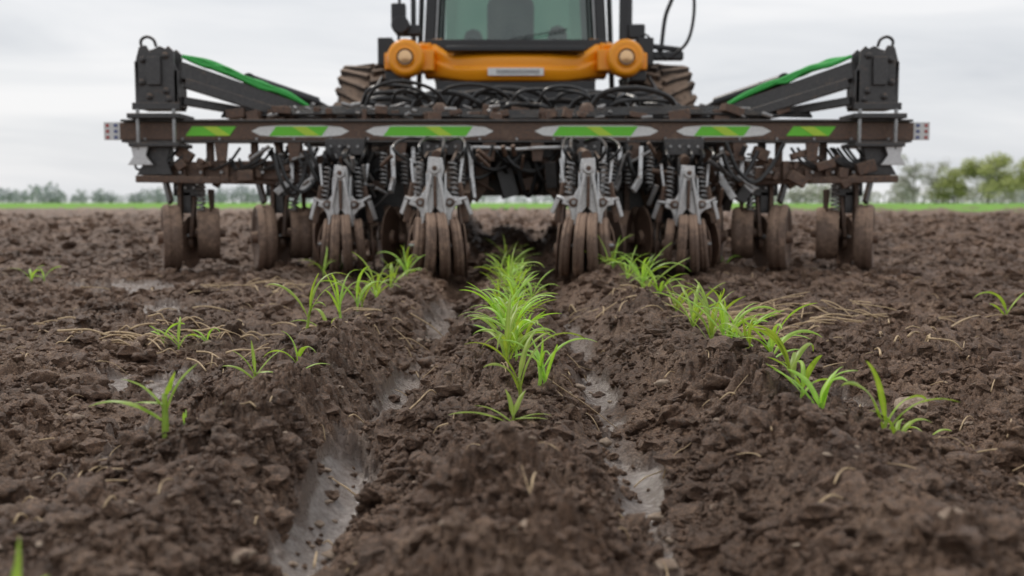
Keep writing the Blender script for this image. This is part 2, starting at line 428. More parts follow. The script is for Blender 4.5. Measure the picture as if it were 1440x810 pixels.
for i in range(46):
    x0=random.uniform(-1.3,1.05); L=random.uniform(.2,.75); yv=random.uniform(7.7,8.6); z=random.uniform(1.17,1.26); hh=random.uniform(.05,.20)
    tube(bh,[(X(x0),yv,z),(X(x0+L*.15),yv-.05,z+hh*.8),(X(x0+L*.5),yv+random.uniform(-.15,.15),z+hh),(X(x0+L*.85),yv,z+hh*.7),(X(x0+L),yv+.1,z)],random.uniform(.012,.024),8)
for i in range(70):
    x0=random.uniform(-1.9,1.75); L=random.uniform(.1,.5); yv=random.uniform(7.1,8.2); z=random.uniform(.82,.95); hh=random.uniform(.08,.3)
    tube(bh,[(X(x0),yv,z),(X(x0+L*.2),yv,z-hh*.7),(X(x0+L*.5),yv+.05,z-hh),(X(x0+L*.8),yv+.1,z-hh*.6),(X(x0+L),yv+.1,z)],random.uniform(.009,.018),7)
def hexd(bm,x0,x1,z0,z1,y,tip):
    zm=(z0+z1)/2
    pts=[(x0,zm),(x0+tip*.3,z1-.012),(x0+tip,z1),(x1-tip,z1),(x1-tip*.3,z1-.012),(x1,zm),(x1-tip*.3,z0+.012),(x1-tip,z0),(x0+tip,z0),(x0+tip*.3,z0+.012)]
    plate(bm,pts,y,y+.002)
def para(bm,x0,x1,z0,z1,y,sk): plate(bm,[(x0,z0),(x1,z0),(x1+sk,z1),(x0+sk,z1)],y,y+.0015)
YF=7.312
for x0,x1,w in ((-1.10,-.17,1),(.13,1.03,1),(-1.93,-1.22,1),(1.16,1.85,1),(-2.41,-2.04,0),(1.96,2.32,0)):
    a0,b0=X(x0),X(x1)
    if w:
        hexd(A.bm('decal_white','decwhite',0),a0,b0,.976,1.060,YF,.2)
        s0,s1=a0+.13,b0-.15
    else: s0,s1=a0,b0
    para(A.bm('decal_green','decgreen',0),s0,s1-.05,.984,1.052,YF-.003,.05)
    sl=s0+(s1-s0)*(.62 if x0<0 else .55)
    para(A.bm('decal_yellow','decyel',0),sl,sl+.10,.985,1.051,YF-.006,-.10)
for sd in (-1,1):
    def S(v): return X(sd*v)
    bp=A.bm('end_tower','frame',.006)
    out=[(2.72,1.17),(2.74,1.50),(2.71,1.61),(2.66,1.625),(2.63,1.57),(2.60,1.60),(2.56,1.62),(2.52,1.60),(2.50,1.62),(2.46,1.58),(2.46,1.50),(2.43,1.44),(2.44,1.17)]
    o=[(S(a),b) for a,b in out]
    plate(bp,o,7.25,7.275); plate(bp,o,7.42,7.445)
    box(bp,(S(2.59),7.35,1.27),(.26,.145,.20)); box(bp,(S(2.73),7.35,1.35),(.03,.2,.32)); box(bp,(S(2.45),7.35,1.32),(.03,.2,.26))
    box(bp,(S(2.59),7.235,1.19),(.34,.03,.05)); box(bp,(S(2.60),7.235,1.44),(.10,.03,.20))
    tube(bp,[(S(2.70),7.3,1.60),(S(2.71),7.3,1.66),(S(2.67),7.3,1.69),(S(2.62),7.3,1.67),(S(2.60),7.3,1.62)],.012)
    bb=A.bm('pins_and_bolts','grey',.002)
    for (a,b) in ((2.52,1.55),(2.68,1.52),(2.52,1.30),(2.64,1.26),(2.69,1.36),(2.5,1.24)): lathe(bp,[(0,.026),(.012,.026),(.014,.015),(.03,.015)],(S(a),7.25,b),(0,-1,0),12)
    box(bp,(S(2.60),7.36,1.12),(.38,.34,.035)); box(bp,(S(2.60),7.34,.915),(.36,.32,.03))
    for a in (2.46,2.72):
        cyl(A.bm('pins_and_bolts','grey',.002),(S(a),7.22,.88),(S(a),7.22,1.17),.014,seg=8)
    box(bp,(S(2.60),7.36,.84),(.13,.13,.20)); 
    plate(bp,[(S(2.50),.93),(S(2.74),.93),(S(2.70),.80),(S(2.76),.70),(S(2.50),.70),(S(2.54),.80)],7.27,7.295)
    bl=A.bm('lower_boom','frame2',.005)
    box(bl,(S(2.2),7.40,.715),(1.10,.09,.09)); beam(bl,(S(2.74),7.2,.67),(S(1.55),7.5,.655),.05,.05)
    beam(bl,(S(2.70),7.34,.77),(S(1.35),7.55,.80),.045,.045); beam(bl,(S(1.8),7.4,.70),(S(1.0),7.6,.62),.08,.08)
    for a in np.arange(1.55,2.75,.15):
        box(bl,(S(a+random.uniform(-.04,.04)),7.335,.715+random.uniform(-.02,.02)),(random.uniform(.02,.06),.05,random.uniform(.06,.15)))
        bolt(bb,S(a),7.30,.72,.013)
    for i in range(26):
        a=random.uniform(1.3,2.75); box(bl,(S(a),random.uniform(7.25,7.5),random.uniform(.64,.86)),(random.uniform(.03,.14),.06,random.uniform(.03,.09)),(0,random.uniform(-.6,.6),0))
    for i in range(10):
        a=random.uniform(1.5,2.6); tube(bh,[(S(a),7.4,.9),(S(a+.05),7.3,.8),(S(a+.18),7.3,.74),(S(a+.25),7.4,.82)],.010,6)
    plate(A.bm('light_bracket','cast',.003),[(S(2.64),.93),(S(2.78),.93),(S(2.76),.83),(S(2.80),.77),(S(2.62),.77),(S(2.67),.84)],7.21,7.235)
    for a in (1.62,1.95,2.28):
        box(bl,(S(a),7.47,.83),(.05,.05,.22)); 
    bf=A.bm('fold_arm','frame',.005)
    beam(bf,(S(2.46),7.36,1.46),(S(1.55),8.1,1.16),.09,.12); beam(bf,(S(2.44),7.36,1.24),(S(1.7),7.9,1.14),.06,.06)
    beam(bf,(S(2.40),7.30,1.36),(S(1.75),7.6,1.16),.05,.07)
    box(bf,(S(1.62),7.95,1.18),(.35,.2,.08))
    bc=A.bm('fold_cylinder','black',.003)
    cyl(bc,(S(2.05),7.75,1.44),(S(1.60),8.1,1.30),.045); cyl(bc,(S(1.60),8.1,1.30),(S(1.42),8.2,1.2),.024)
    lathe(bc,[(-.03,.05),(.03,.05)],(S(2.05),7.75,1.44),(0,1,0),14)
    bgn=A.bm('green_hoses','green',0)
    for k in range(9):
        j=(k%4)*.03
        def w_(): return random.uniform(-.024,.024)
        tube(bgn,[(S(2.42),7.32+j,1.555),(S(2.30),7.42+j,1.525+w_()),(S(2.18),7.52+j,1.485+w_()),(S(2.06),7.62+j,1.44+w_()),(S(1.94),7.72+j,1.395+w_()),(S(1.80),7.84+j,1.34+w_()),(S(1.66),7.94+j,1.27)],.014)
    be=A.bm('end_marker_white','decwhite',.001); box(be,(S(2.95),7.34,1.02),(.125,.012,.13)); 
    for q in range(3):
        box(A.bm('end_marker_red','red',0),(S(2.985),7.331,.975+.043*q),(.022,.004,.022)); box(A.bm('end_marker_blue','blue',0),(S(2.925),7.331,.975+.043*q),(.026,.004,.022))

def wheel(c,ax,R,w,part='gauge'):
    bt_=A.bm(part+'_tyres','tyre',0); br=A.bm(part+'_rims','rim',0)
    h=w/2
    prof=[(-h*.8,R*.70),(-h,R*.78),(-h,R*.92),(-h*.8,R*.975),(-h*.35,R),(-h*.2,R*.97),(h*.2,R*.97),(h*.35,R),(h*.8,R*.975),(h,R*.92),(h,R*.78),(h*.8,R*.70)]
    lathe(bt_,prof,c,ax,40)
    lathe(br,[(-h*1.5,.012),(-h*1.5,R*.16),(-h*.5,R*.20),(-h*.35,R*.5),(-h*.85,R*.66),(-h*.82,R*.73),(h*.82,R*.73),(h*.85,R*.66),(h*.35,R*.5),(h*.5,R*.20),(h*1.5,R*.16),(h*1.5,.012)],c,ax,32)
    d,s,u=frame_for(ax)
    for k in range(6):
        a=k*math.pi/3; p=Vector(c)+s*(R*.36*math.cos(a))+u*(R*.36*math.sin(a))
        cyl(br,p-d*(h*.75),p+d*(h*.75),.012,seg=6)
def disc(c,ax,R,part='opener'):
    b=A.bm(part+'_discs','rim',0)
    lathe(b,[(-.03,.02),(-.03,.05),(-.004,.06),(-.004,R),(.004,R),(.004,.06),(.03,.05),(.03,.02)],c,ax,36)

def inner_unit(x,y,sd,sc=1.0):
    bu=A.bm('row_unit_frames','frame',.004); bu2=A.bm('row_unit_linkages','frame2',.004)
    bc=A.bm('row_unit_castings','cast',.005); bk=A.bm('springs','grey',0); bb=A.bm('pins_and_bolts','grey',.002)
    R=.22*sc
    zc=R
    for o,tilt in ((-.125,-.10),(-.043,-.05),(.043,.05),(.125,.10)):
        r=R*(1 if abs(o)<.1 else .9)
        wheel((x+o*sc,y+(0 if abs(o)<.1 else .09),zc-(R-r)*.5),(1,-.16*sd,tilt),r,.068*sc,'closing')
    for o in (-.175,.175):
        disc((x+o,y+.35,.17),(1,.12*np.sign(o),.05*np.sign(o)),.19)
    for o in (-.077,.077,):
        beam(bu2,(x+o,y,zc),(x+o*.7,y+.16,zc+.30),.022,.05)
    cyl(bb,(x-.17*sc,y,zc),(x+.17*sc,y,zc),.014,seg=10)
    z0=zc+R*.78
    def J(): return random.uniform(-.008,.008)
    def pl(pts,ya,yb): plate(bc,[(x+p[0]*sc+J(),z0+p[1]*sc+J()) for p in pts],ya,yb)
    yc=y+.02
    pl([(-.045,.40),(.045,.40),(.055,.33),(.045,.26),(.065,.20),(.105,.15),(.16,.15),(.18,.10),(.13,.08),(.10,.04),(.10,-.03),(.06,-.05),(.035,.03),(0,.09),(-.035,.03),(-.06,-.05),(-.10,-.04),(-.105,.04),(-.13,.08),(-.17,.10),(-.15,.15),(-.10,.15),(-.06,.20),(-.045,.27),(-.055,.33)],yc,yc+.035)
    for s_ in (-1,1):
        plateX(bc,[(yc-.05,z0-.02),(yc+.03,z0-.04),(yc+.08,z0+.2),(yc+.05,z0+.32),(yc-.0,z0+.30),(yc-.03,z0+.15)],x+s_*.06,x+s_*.06+.012)
        beam(bc,(x+s_*.085,yc-.02,z0-.04),(x+s_*.025,yc-.03,z0+.30),.020,.03)
        cyl(bu2,(x+s_*.095,yc-.03,z0+.11),(x+s_*.095,yc+.06,z0+.11),.030,seg=14)
        cyl(bb,(x+s_*.095,yc-.045,z0+.11),(x+s_*.095,yc-.02,z0+.11),.016,seg=6)
        cyl(bc,(x+s_*.12,yc+.0,z0+.12),(x+s_*.20,yc+.05,z0+.15+J()*3),.014,seg=8)
        beam(bc,(x+s_*.19,yc+.05,z0+.14),(x+s_*.23,yc+.08,z0+.02+J()*3),.014,.035)
        beam(bu2,(x+s_*.15,yc+.08,z0+.24),(x+s_*.20,yc+.06,z0-.02),.02,.04)
        coil(bk,(x+s_*.125,yc+.05,z0+.12),(x+s_*.105,yc+.10,z0+.38),.026,.007,8)
        beam(bc,(x+s_*.17,yc+.15,z0+.40),(x+s_*.15,yc+.12,z0+.22),.02,.03)
    cyl(bc,(x,yc-.05,z0+.33),(x,yc+.08,z0+.33),.036,seg=16); cyl(bu2,(x,yc-.062,z0+.33),(x,yc-.045,z0+.33),.018,seg=6)
    beam(bu2,(x,yc-.02,z0+.08),(x,yc-.03,z0+.28),.02,.03)
    for s_ in (-1,1):
        for zz_ in (.03,.22): cyl(bu,(x+s_*.035,yc-.012,z0+zz_),(x+s_*.035,yc+.0,z0+zz_),.012,seg=10)
    box(bu,(x,y+.22,z0+.20),(.10,.12,.50)); 
    for s_ in (-1,1):
        beam(bu,(x+s_*.10,y+.2,z0+.36),(x+s_*.10,7.55,.90),.02,.06); beam(bu,(x+s_*.10,y+.2,z0+.14),(x+s_*.10,7.6,.70),.02,.06)
        plateX(bu,[(7.30,.98),(7.55,.98),(7.62,.62),(7.45,.60)],x+s_*.13,x+s_*.13+.015)
        beam(bu2,(x+s_*.16,y+.35,.17),(x+s_*.13,y+.45,.55),.025,.06)
    box(bu,(x,7.25,.90),(.28,.10,.12)); box(bu,(x,y+.55,.45),(.12,.3,.3))
    cyl(bu2,(x+.0,y+.15,z0+.42),(x,7.4,.88),.035)
    cyl(bu,(x+.03,y+.45,z0+.1),(x+.03,7.5,.86),.05)
    for k in range(4): bolt(bb,x-.1+.065*k,7.2,.90,.012)
    for k in range(4):
        q=random.uniform(-.14,.14); tube(A.bm('hydraulic_hoses','hose',0),[(x+q,y+.2,z0+.35),(x+q*2,y+.08,z0+.46),(x+q*1.5,y+.4,z0+.55),(x,7.3,.93)],.011,7)

def outer_unit(x,y,sd,R=.25):
    bu=A.bm('row_unit_frames','frame',.004); bu2=A.bm('row_unit_linkages','frame2',.004); bb=A.bm('pins_and_bolts','grey',.002)
    zc=R-.01
    wheel((x,y,zc),(1,-.40*sd,0),R,.13,'gauge')
    xi=x-sd*.23
    wheel((xi-sd*.02,y+.10,zc+.03),(1,-.30*sd,0),R*.80,.16,'gauge')
    disc((x-sd*.11,y+.12,.2),(1,.1*sd,0),.2)
    beam(bu2,(x-sd*.07,y-.02,zc),(x-sd*.07,y+.03,.66),.03,.07,(0,1,0)); beam(bu2,(xi+sd*.085,y+.02,zc),(xi+sd*.07,y+.1,.66),.03,.06,(0,1,0))
    cyl(bb,(x-.06,y,zc),(xi+.02,y+.1,zc+.02),.018)
    box(bu,((x+xi)/2,y+.08,.60),(.20,.12,.10)); box(bu,((x+xi)/2,y+.06,.50),(.06,.08,.16))
    beam(bu,(x-sd*.02,y-.05,.50),(x+sd*.04,y+.02,.66),.03,.06); 
    coil(A.bm('springs','grey',0),(xi,y-.02,.43),(xi,y,.64),.03,.007,7)
    plateX(bu2,[(y-.05,.60),(y+.1,.60),(y+.08,.45),(y+.0,.43)],xi-sd*.06,xi-sd*.06+.012)
    for k in range(3): bolt(bb,(x+xi)/2-.06+.06*k,y+.01,.61,.012)
inner_unit(X(-.535),6.5,-1); inner_unit(X(.46),6.5,1)
inner_unit(X(-1.235),7.0,-1,.96); inner_unit(X(1.20),7.0,1,.96)
for sd,xs in ((-1,(1.90,2.58)),(1,(1.98,2.60))):
    outer_unit(X(sd*xs[0]),7.5,sd); outer_unit(X(sd*xs[1]),7.45,sd)
    disc((X(sd*1.55),7.6,.24),(1,-.25*sd,0),.23,'coulter'); disc((X(sd*.93),7.4,.24),(1,.2*sd,0),.23,'coulter')
    wheel((X(sd*1.50),7.6,.25),(1,-.25*sd,0),.25,.13); wheel((X(sd*.80),7.5,.23),(1,-.3*sd,0),.22,.12); wheel((X(sd*.98),7.8,.25),(1,-.3*sd,0),.25,.14)
    disc((X(sd*.70),7.3,.22),(1,.3*sd,.1),.22,'coulter'); disc((X(sd*1.40),7.4,.22),(1,.3*sd,.1),.22,'coulter')
    beam(A.bm('row_unit_linkages','frame2',.004),(X(sd*1.5),7.6,.25),(X(sd*1.45),7.6,.8),.04,.08)
    beam(A.bm('row_unit_linkages','frame2',.004),(X(sd*.84),7.6,.25),(X(sd*.84),7.7,.8),.04,.08)
    bc=A.bm('silver_shanks','cast',.004)
    for xx_,yv in ((.90,7.15),(.76,7.25),(1.50,7.25),(.34,7.1),(1.66,7.3),(.64,7.2)):
        beam(bc,(X(sd*xx_),yv+.1,.90),(X(sd*(xx_-.02)),yv,.66),.03,.045)
        beam(bc,(X(sd*(xx_-.02)),yv,.67),(X(sd*(xx_+random.uniform(-.10,.12))),yv-.05,random.uniform(.52,.60)),.025,.05)
        coil(A.bm('springs','grey',0),(X(sd*(xx_+.05)),yv,.62),(X(sd*(xx_+.06)),yv+.08,.86),.026,.007,8)
bm=A.bm('underframe_brackets','frame',.004); bm2=A.bm('underframe_rusty','frame2',.003); bg=A.bm('bright_fittings','grey',.002)
for i in range(130):
    x=random.uniform(-1.8,1.8); yv=random.uniform(7.35,8.4); z=random.uniform(.48,.93)
    if abs(x)<.32 and z<.62: continue
    b=random.choice((bm,bm2,bm2)); box(b,(X(x),yv,z),(random.uniform(.02,.14),random.uniform(.03,.12),random.uniform(.05,.26)),(random.uniform(-.4,.4),random.uniform(-.6,.6),random.uniform(-.5,.5)))
for i in range(120):
    x=random.uniform(-1.8,1.8); yv=random.uniform(7.0,7.8); z=random.uniform(.6,.93); a=random.uniform(-1.5,1.5); L=random.uniform(.06,.24)
    if abs(x)<.3 and z<.75: continue
    cyl(random.choice((bm,bm2,bg,bg)),(X(x),yv,z),(X(x+L*math.sin(a)),yv+.05,z-L*abs(math.cos(a))),random.uniform(.008,.02),seg=8)
for sd in (-1,1):
    box(bm,(X(sd*.95),7.9,.6),(.5,.4,.5)); box(bm,(X(sd*.55),7.75,.68),(.35,.3,.4)); box(bm,(X(sd*1.5),7.9,.66),(.3,.3,.25))
    beam(bm2,(X(sd*.36),7.0,.52),(X(sd*.30),8.2,.78),.06,.1)
    plate(bm2,[(X(sd*.18),.92),(X(sd*.42),.92),(X(sd*.40),.58),(X(sd*.3),.5),(X(sd*.22),.60)],7.55,7.575)
    plateX(bm,[(7.5,.95),(8.0,.95),(8.6,.75),(8.6,.6),(7.9,.55),(7.5,.7)],X(sd*.34),X(sd*.34)+.03)
box(bm,(X(0),7.6,.88),(.55,.16,.09)); box(bm,(X(0),8.3,.70),(.8,.3,.25))
tube(A.bm('light_bar','cast',0),[(X(-.32),7.28,.90),(X(-.15),7.26,.895),(X(0),7.26,.885),(X(.15),7.26,.895),(X(.32),7.28,.90)],.014)
for x in (-2.15,-1.62,-.85,-.2,.15,.85,1.62,2.15):
    plate(bm2,[(X(x-.05),.94),(X(x+.05),.94),(X(x+.035),.80),(X(x-.035),.80)],7.30,7.32)
A.done()

# ---------------------------------------------------------------- tractor
MT=.035
A=Asm('tractor',(MT,10.5,0))
def X(v): return MT+v
bo=A.bm('front_fascia','orange',.015)
xs=np.linspace(-.88,.88,33); rows=[]
for x in xs:
    f=abs(x)/.88
    yv=9.45+.30*f**3
    zt=1.90+.14*sst(.66,.95,f); zb=1.64+.07*sst(.45,1,f)
    hh=zt-zb
    sec=[(yv+.10,zb-.01),(yv+.01,zb),(yv-.03,zb+hh*.2),(yv-.04,zb+hh*.42),(yv-.005,zb+hh*.48),(yv-.01,zb+hh*.60),(yv-.01,zb+hh*.82),(yv+.05,zt),(yv+.25,zt+.015),(yv+.25,zb)]
    rows.append([bo.verts.new((X(x),a,b)) for a,b in sec])
ns=10
for a,b in zip(rows,rows[1:]):
    for i in range(ns): bo.faces.new([a[i],a[(i+1)%ns],b[(i+1)%ns],b[i]])
bo.faces.new(rows[0]); bo.faces.new(rows[-1][::-1])
box(A.bm('nose_badge','decwhite',0),(X(0),9.402,1.715),(.52,.006,.07)); box(A.bm('nose_badge_dark','grey',0),(X(.02),9.397,1.715),(.40,.004,.035))
box(A.bm('cowl','black',.01),(X(0),9.50,1.93),(1.30,.18,.05))
for sd in (-1,1):
    def S(v): return X(sd*v)
    lathe(bo,[(0,.10),(0,.150),(.04,.175),(.15,.175),(.28,.13)],(S(1.03),9.42,1.85),(0,1,0),32)
    box(bo,(S(.88),9.66,1.84),(.22,.26,.20)); beam(bo,(S(.90),9.68,1.95),(S(.78),10.0,2.05),.16,.12); box(bo,(S(1.19),9.64,1.83),(.10,.22,.16))
    lathe(A.bm('headlight_bezel','orange',0),[(0,.072),(-.012,.085),(0,.098),(.03,.1)],(S(1.03),9.415,1.85),(0,1,0),28)
    lathe(A.bm('headlight_seal','frame2',0),[(-.006,.068),(-.010,.073),(-.004,.076)],(S(1.03),9.405,1.85),(0,1,0),28)
    lathe(A.bm('headlight_lens','lens',0),[(-.012,.005),(-.008,.04),(.0,.066),(.02,.067)],(S(1.03),9.40,1.85),(0,1,0),28)
    bk=A.bm('fenders','black',.01)
    box(bk,(S(1.24),9.75,1.93),(.14,.3,.26)); box(bk,(S(1.16),9.68,1.70),(.16,.2,.10))
    bt=A.bm('drive_tyres','btyre',.006); br=A.bm('drive_rims','grey',0)
    R=.97;c=(S(1.42),10.4,.95);w=.62;h=w/2
    lathe(bt,[(-h*.8,R*.55),(-h,R*.70),(-h,R*.84),(-h*.85,R*.92),(-h*.4,R*.945),(h*.4,R*.945),(h*.85,R*.92),(h,R*.84),(h,R*.70),(h*.8,R*.55)],c,(1,0,0),56)
    lathe(br,[(-.2,.05),(-.2,.2),(-.05,.3),(-.2,R*.56),(.2,R*.56),(.05,.3),(.2,.2),(.2,.05)],c,(1,0,0),40)
    for k in range(30):
        a=2*math.pi*k/30
        for s2 in (-1,1):
            aa=a+(0 if s2>0 else math.pi/30)
            p1=Vector((c[0]+s2*.01,c[1]-R*.955*math.cos(aa),c[2]+R*.955*math.sin(aa)))
            a2=aa+.24
            p2=Vector((c[0]+s2*h*.98,c[1]-R*.93*math.cos(a2),c[2]+R*.93*math.sin(a2)))
            nrm=Vector((0,-math.cos(aa),math.sin(aa)))
            beam(bt,p1,p2,.05,.09,nrm)
    box(A.bm('side_tanks','black',.02),(S(1.0),11.6,1.25),(.5,1.2,.6))
bd=A.bm('chassis','black',.01)
box(bd,(X(0),10.3,1.35),(1.35,1.6,.55)); box(bd,(X(0),10.6,.85),(.75,1.8,.55)); box(bd,(X(0),10.4,.80),(2.4,.25,.25))
box(bd,(X(0),9.62,1.50),(1.5,.25,.28)); box(bd,(X(0),9.6,1.20),(.9,.2,.5))
for i in range(9): box(A.bm('grille_slats','frame',.002),(X(0),9.48,1.0+.055*i),(.8,.02,.02))
box(A.bm('chassis_rear','black',.01),(X(0),12.1,1.1),(1.5,1.8,.9))
for sd in (-1,1):
    bt=A.bm('drive_tyres','btyre',.006); c=(X(sd*1.25),12.7,.88);R=.88;h=.28
    lathe(bt,[(-h*.8,R*.55),(-h,R*.70),(-h,R*.88),(-h*.85,R*.96),(h*.85,R*.96),(h,R*.88),(h,R*.70),(h*.8,R*.55)],c,(1,0,0),48)
    lathe(A.bm('drive_rims','grey',0),[(-.2,.05),(-.1,.3),(-.2,R*.56),(.2,R*.56),(.1,.3),(.2,.05)],c,(1,0,0),32)
    beam(bd,(X(sd*.40),8.2,.70),(X(sd*.35),10.0,.75),.09,.12); beam(bd,(X(sd*.42),8.1,1.1),(X(sd*.36),9.7,1.35),.07,.09)
    cyl(bd,(X(sd*.5),8.6,.8),(X(sd*.5),9.6,1.4),.05)
box(A.bm('cowl','black',.01),(X(0),9.98,2.01),(1.75,.55,.10))
bf=A.bm('cab_frame','black',.015)
y0,y1=10.15,11.75; zb,zt=2.02,3.25
for sd in (-1,1):
    beam(bf,(X(sd*.86),y0,zb),(X(sd*.80),y0+.12,zt),.11,.12,(0,1,0)); beam(bf,(X(sd*.88),y1,zb-.6),(X(sd*.84),y1-.05,zt),.10,.10,(0,1,0))
    beam(bf,(X(sd*.99),y0+.18,1.6),(X(sd*.93),y0+.25,zt),.05,.07,(0,1,0))
    beam(bf,(X(sd*.86),y0,zb),(X(sd*.88),y1,zb-.1),.09,.12)
    plateX(A.bm('side_glass','glass',0),[(y0+.08,zb+.08),(y1-.08,zb-.02),(y1-.1,zt-.05),(y0+.16,zt-.05)],X(sd*.86),X(sd*.86)+.006)
    beam(A.bm('pillar_trim','grey',.003),(X(sd*.79),y0-.07,zb+.08),(X(sd*.735),y0+.05,zt),.02,.02,(0,1,0))
box(bf,(X(0),y0,zb+.02),(1.72,.12,.12)); box(bf,(X(0),y1,zb+.05),(1.7,.1,.5)); box(bf,(X(0),(y0+y1)/2,zb-.12),(1.72,1.55,.12))
rf=A.bm('cab_roof','black',.05); box(rf,(X(0),(y0+y1)/2+.03,zt+.08),(1.95,1.9,.2))
bgz=A.bm('windscreen','glass',0,True)
rows=[]
for i in range(13):
    u_=-1+2*i/12; b_=y0-.06+.10*u_*u_
    rows.append((bgz.verts.new((X(.81*u_),b_,zb+.08)),bgz.verts.new((X(.76*u_),b_+.12,zt-.02))))
for a,b in zip(rows,rows[1:]): bgz.faces.new([a[0],b[0],b[1],a[1]])
br_=A.bm('rear_window','glass',0); plate(br_,[(X(-.8),2.3),(X(.8),2.3),(X(.8),3.2),(X(-.8),3.2)],y1,y1+.006)
tube(A.bm('wiper','black',0),[(X(-.05),y0-.09,zb+.1),(X(.2),y0-.10,zb+.14),(X(.52),y0-.06,zb+.20)],.006)
bi=A.bm('interior','black',.09)
box(bi,(X(-.05),11.25,2.45),(.52,.20,.62),(.1,0,0)); box(bi,(X(-.05),11.25,2.84),(.28,.19,.22),(.1,0,0)); box(bi,(X(-.05),10.95,2.10),(.58,.55,.20)); box(bi,(X(.45),10.95,2.22),(.20,.6,.30)); box(bi,(X(-.45),11.0,2.22),(.20,.5,.26))
beam(bi,(X(-.05),10.42,2.0),(X(-.05),10.6,2.30),.19,.19)
tube(A.bm('steering_wheel','black',0),[(X(-.05+.2*math.cos(a)),10.6+.07*math.sin(a),2.33+.12*math.sin(a)) for a in np.linspace(0,6.28,20)],.016,8,1)
tube(A.bm('seat_belt_post','black',0),[(X(.75),10.7,2.0),(X(.72),10.8,2.5),(X(.7),10.9,3.1)],.03)
bp=A.bm('mirror_brackets','black',.02)
cyl(bp,(X(1.08),9.95,1.95),(X(1.08),9.95,3.0),.065); 
box(bp,(X(-1.14),9.9,2.33),(.14,.10,.20)); box(bp,(X(-1.05),9.95,2.18),(.24,.12,.10)); box(bp,(X(-1.0),9.95,2.38),(.05,.06,.65)); cyl(bp,(X(-1.12),9.82,2.22),(X(-1.12),9.95,2.22),.09)
beam(bp,(X(-1.15),9.95,2.0),(X(-1.12),9.9,2.9),.03,.03); box(bp,(X(-1.25),9.88,2.85),(.25,.08,.4))
beam(bp,(X(1.0),9.9,2.06),(X(1.62),9.85,1.98),.05,.05); box(bp,(X(1.18),9.9,2.16),(.16,.1,.14)); box(bp,(X(1.48),9.85,1.92),(.30,.10,.08)) 
br2=A.bm('hand_rails','black',0)
tube(br2,[(X(1.50),9.8,1.9),(X(1.66),9.8,2.05),(X(1.72),9.8,2.3),(X(1.71),9.8,2.6),(X(1.66),9.8,2.9),(X(1.5),9.85,3.02)],.016)
tube(br2,[(X(1.42),9.9,1.95),(X(1.46),9.9,2.3),(X(1.54),9.9,2.55),(X(1.52),9.9,2.9)],.020)
tube(br2,[(X(1.1),9.85,2.0),(X(1.25),9.8,2.12),(X(1.35),9.8,2.0),(X(1.45),9.8,1.9)],.010)
for i in range(5):
    tube(br2,[(X(-1.28),9.7,1.7),(X(-1.35+.02*i),9.3,1.4+.03*i),(X(-1.0),9.1,1.35+.03*i),(X(-.5),9.0,1.28+.02*i)],.016)
    tube(br2,[(X(1.28),9.7,1.7),(X(1.35-.02*i),9.3,1.4+.03*i),(X(1.0),9.1,1.35+.03*i),(X(.5),9.0,1.28+.02*i)],.016)
A.done()

# ---------------------------------------------------------------- seedlings
def leaf(bm,tl,base,az,L,W,e0,e1,side=0,twist=0.0,n=12):
    p=Vector(base); rows=[]; ds=L/n
    for i in range(n+1):
        t=i/n; e=e0+(e1-e0)*t**1.3; a=az+side*t*t
        d=Vector((math.cos(a)*math.cos(e),math.sin(a)*math.cos(e),math.sin(e)))
        s=Vector((-math.sin(a),math.cos(a),0)); nn=d.cross(s); tw=twist*t
        s2=s*math.cos(tw)+nn*math.sin(tw); n2=s2.cross(d)
        w=W*.5*(min(1,.35+2.6*t))*(max(0,1-t**2.4))**.8+.0004
        rip=.10*w*math.sin(t*17+az*3)
        r=[]
        for k,kk in enumerate((-1,-.5,0,.5,1)):
            v=bm.verts.new(p+s2*(w*kk)-n2*(-abs(kk)*w*.42)+Vector((0,0,rip*kk)))
            v[tl]=1.0 if k==2 else (.15 if k in(1,3) else 0)
            r.append(v)
        rows.append(r); p=p+d*ds
    for a,b in zip(rows,rows[1:]):
        for k in range(4): bm.faces.new([a[k],a[k+1],b[k+1],b[k]])
def seedling(x,y,h,nl=5,spread=1.0,wid=.011,azs=None,name='corn_seedling',es=None):
    z=Hs(x,y)-.004; bm=bmesh.new(); tl=bm.verts.layers.float.new('tone')
    lean=Vector((random.uniform(-.2,.2),random.uniform(-.15,.15),1)).normalized()
    sh=h*random.uniform(.30,.42)
    tube(bm,[(0,0,-.01),tuple(lean*sh*.5),tuple(lean*sh)],.0045*h/.13,7,3,.0028*h/.13)
    bm.verts.ensure_lookup_table()
    for v in bm.verts: v[tl]=.7
    az0=random.uniform(0,6.28)
    for i in range(nl):
        f=(i+.6)/nl; b=lean*(sh*min(1,.3+.7*f))
        az=azs[i] if azs and i<len(azs) else az0+i*math.pi*random.uniform(.85,1.15)+random.uniform(-.6,.6)
        L=h*random.uniform(.65,1.2)*(1.15-.35*abs(f-.5))
        e0=math.radians(random.uniform(45,84)+8*f); e1=math.radians(random.uniform(-70,15)+15*f)
        if es and i<len(es): e0,e1=math.radians(es[i][0]),math.radians(es[i][1]); L=es[i][2]
        leaf(bm,tl,b,az,L*(1 if es else spread),wid*random.uniform(.7,1.25),e0,e1,random.uniform(-.9,.9)*(0.2 if es else 1),random.uniform(-1.3,1.3)*(.5 if es else 1))
    me=bpy.data.meshes.new(name); bm.to_mesh(me); bm.free(); me.polygons.foreach_set('use_smooth',np.ones(len(me.polygons),bool))
    me.materials.append(M['leaf']); ob=bpy.data.objects.new(name,me); ob.location=(x,y,z); COL.objects.link(ob); return ob
pi=math.pi
seedling(-.70,1.98,.23,5,1.05,.016,[pi*.98,.15,pi*1.08,pi*.95,-.4],es=[(38,-32,.17),(78,25,.13),(62,0,.11),(5,-15,.07),(70,50,.06)])
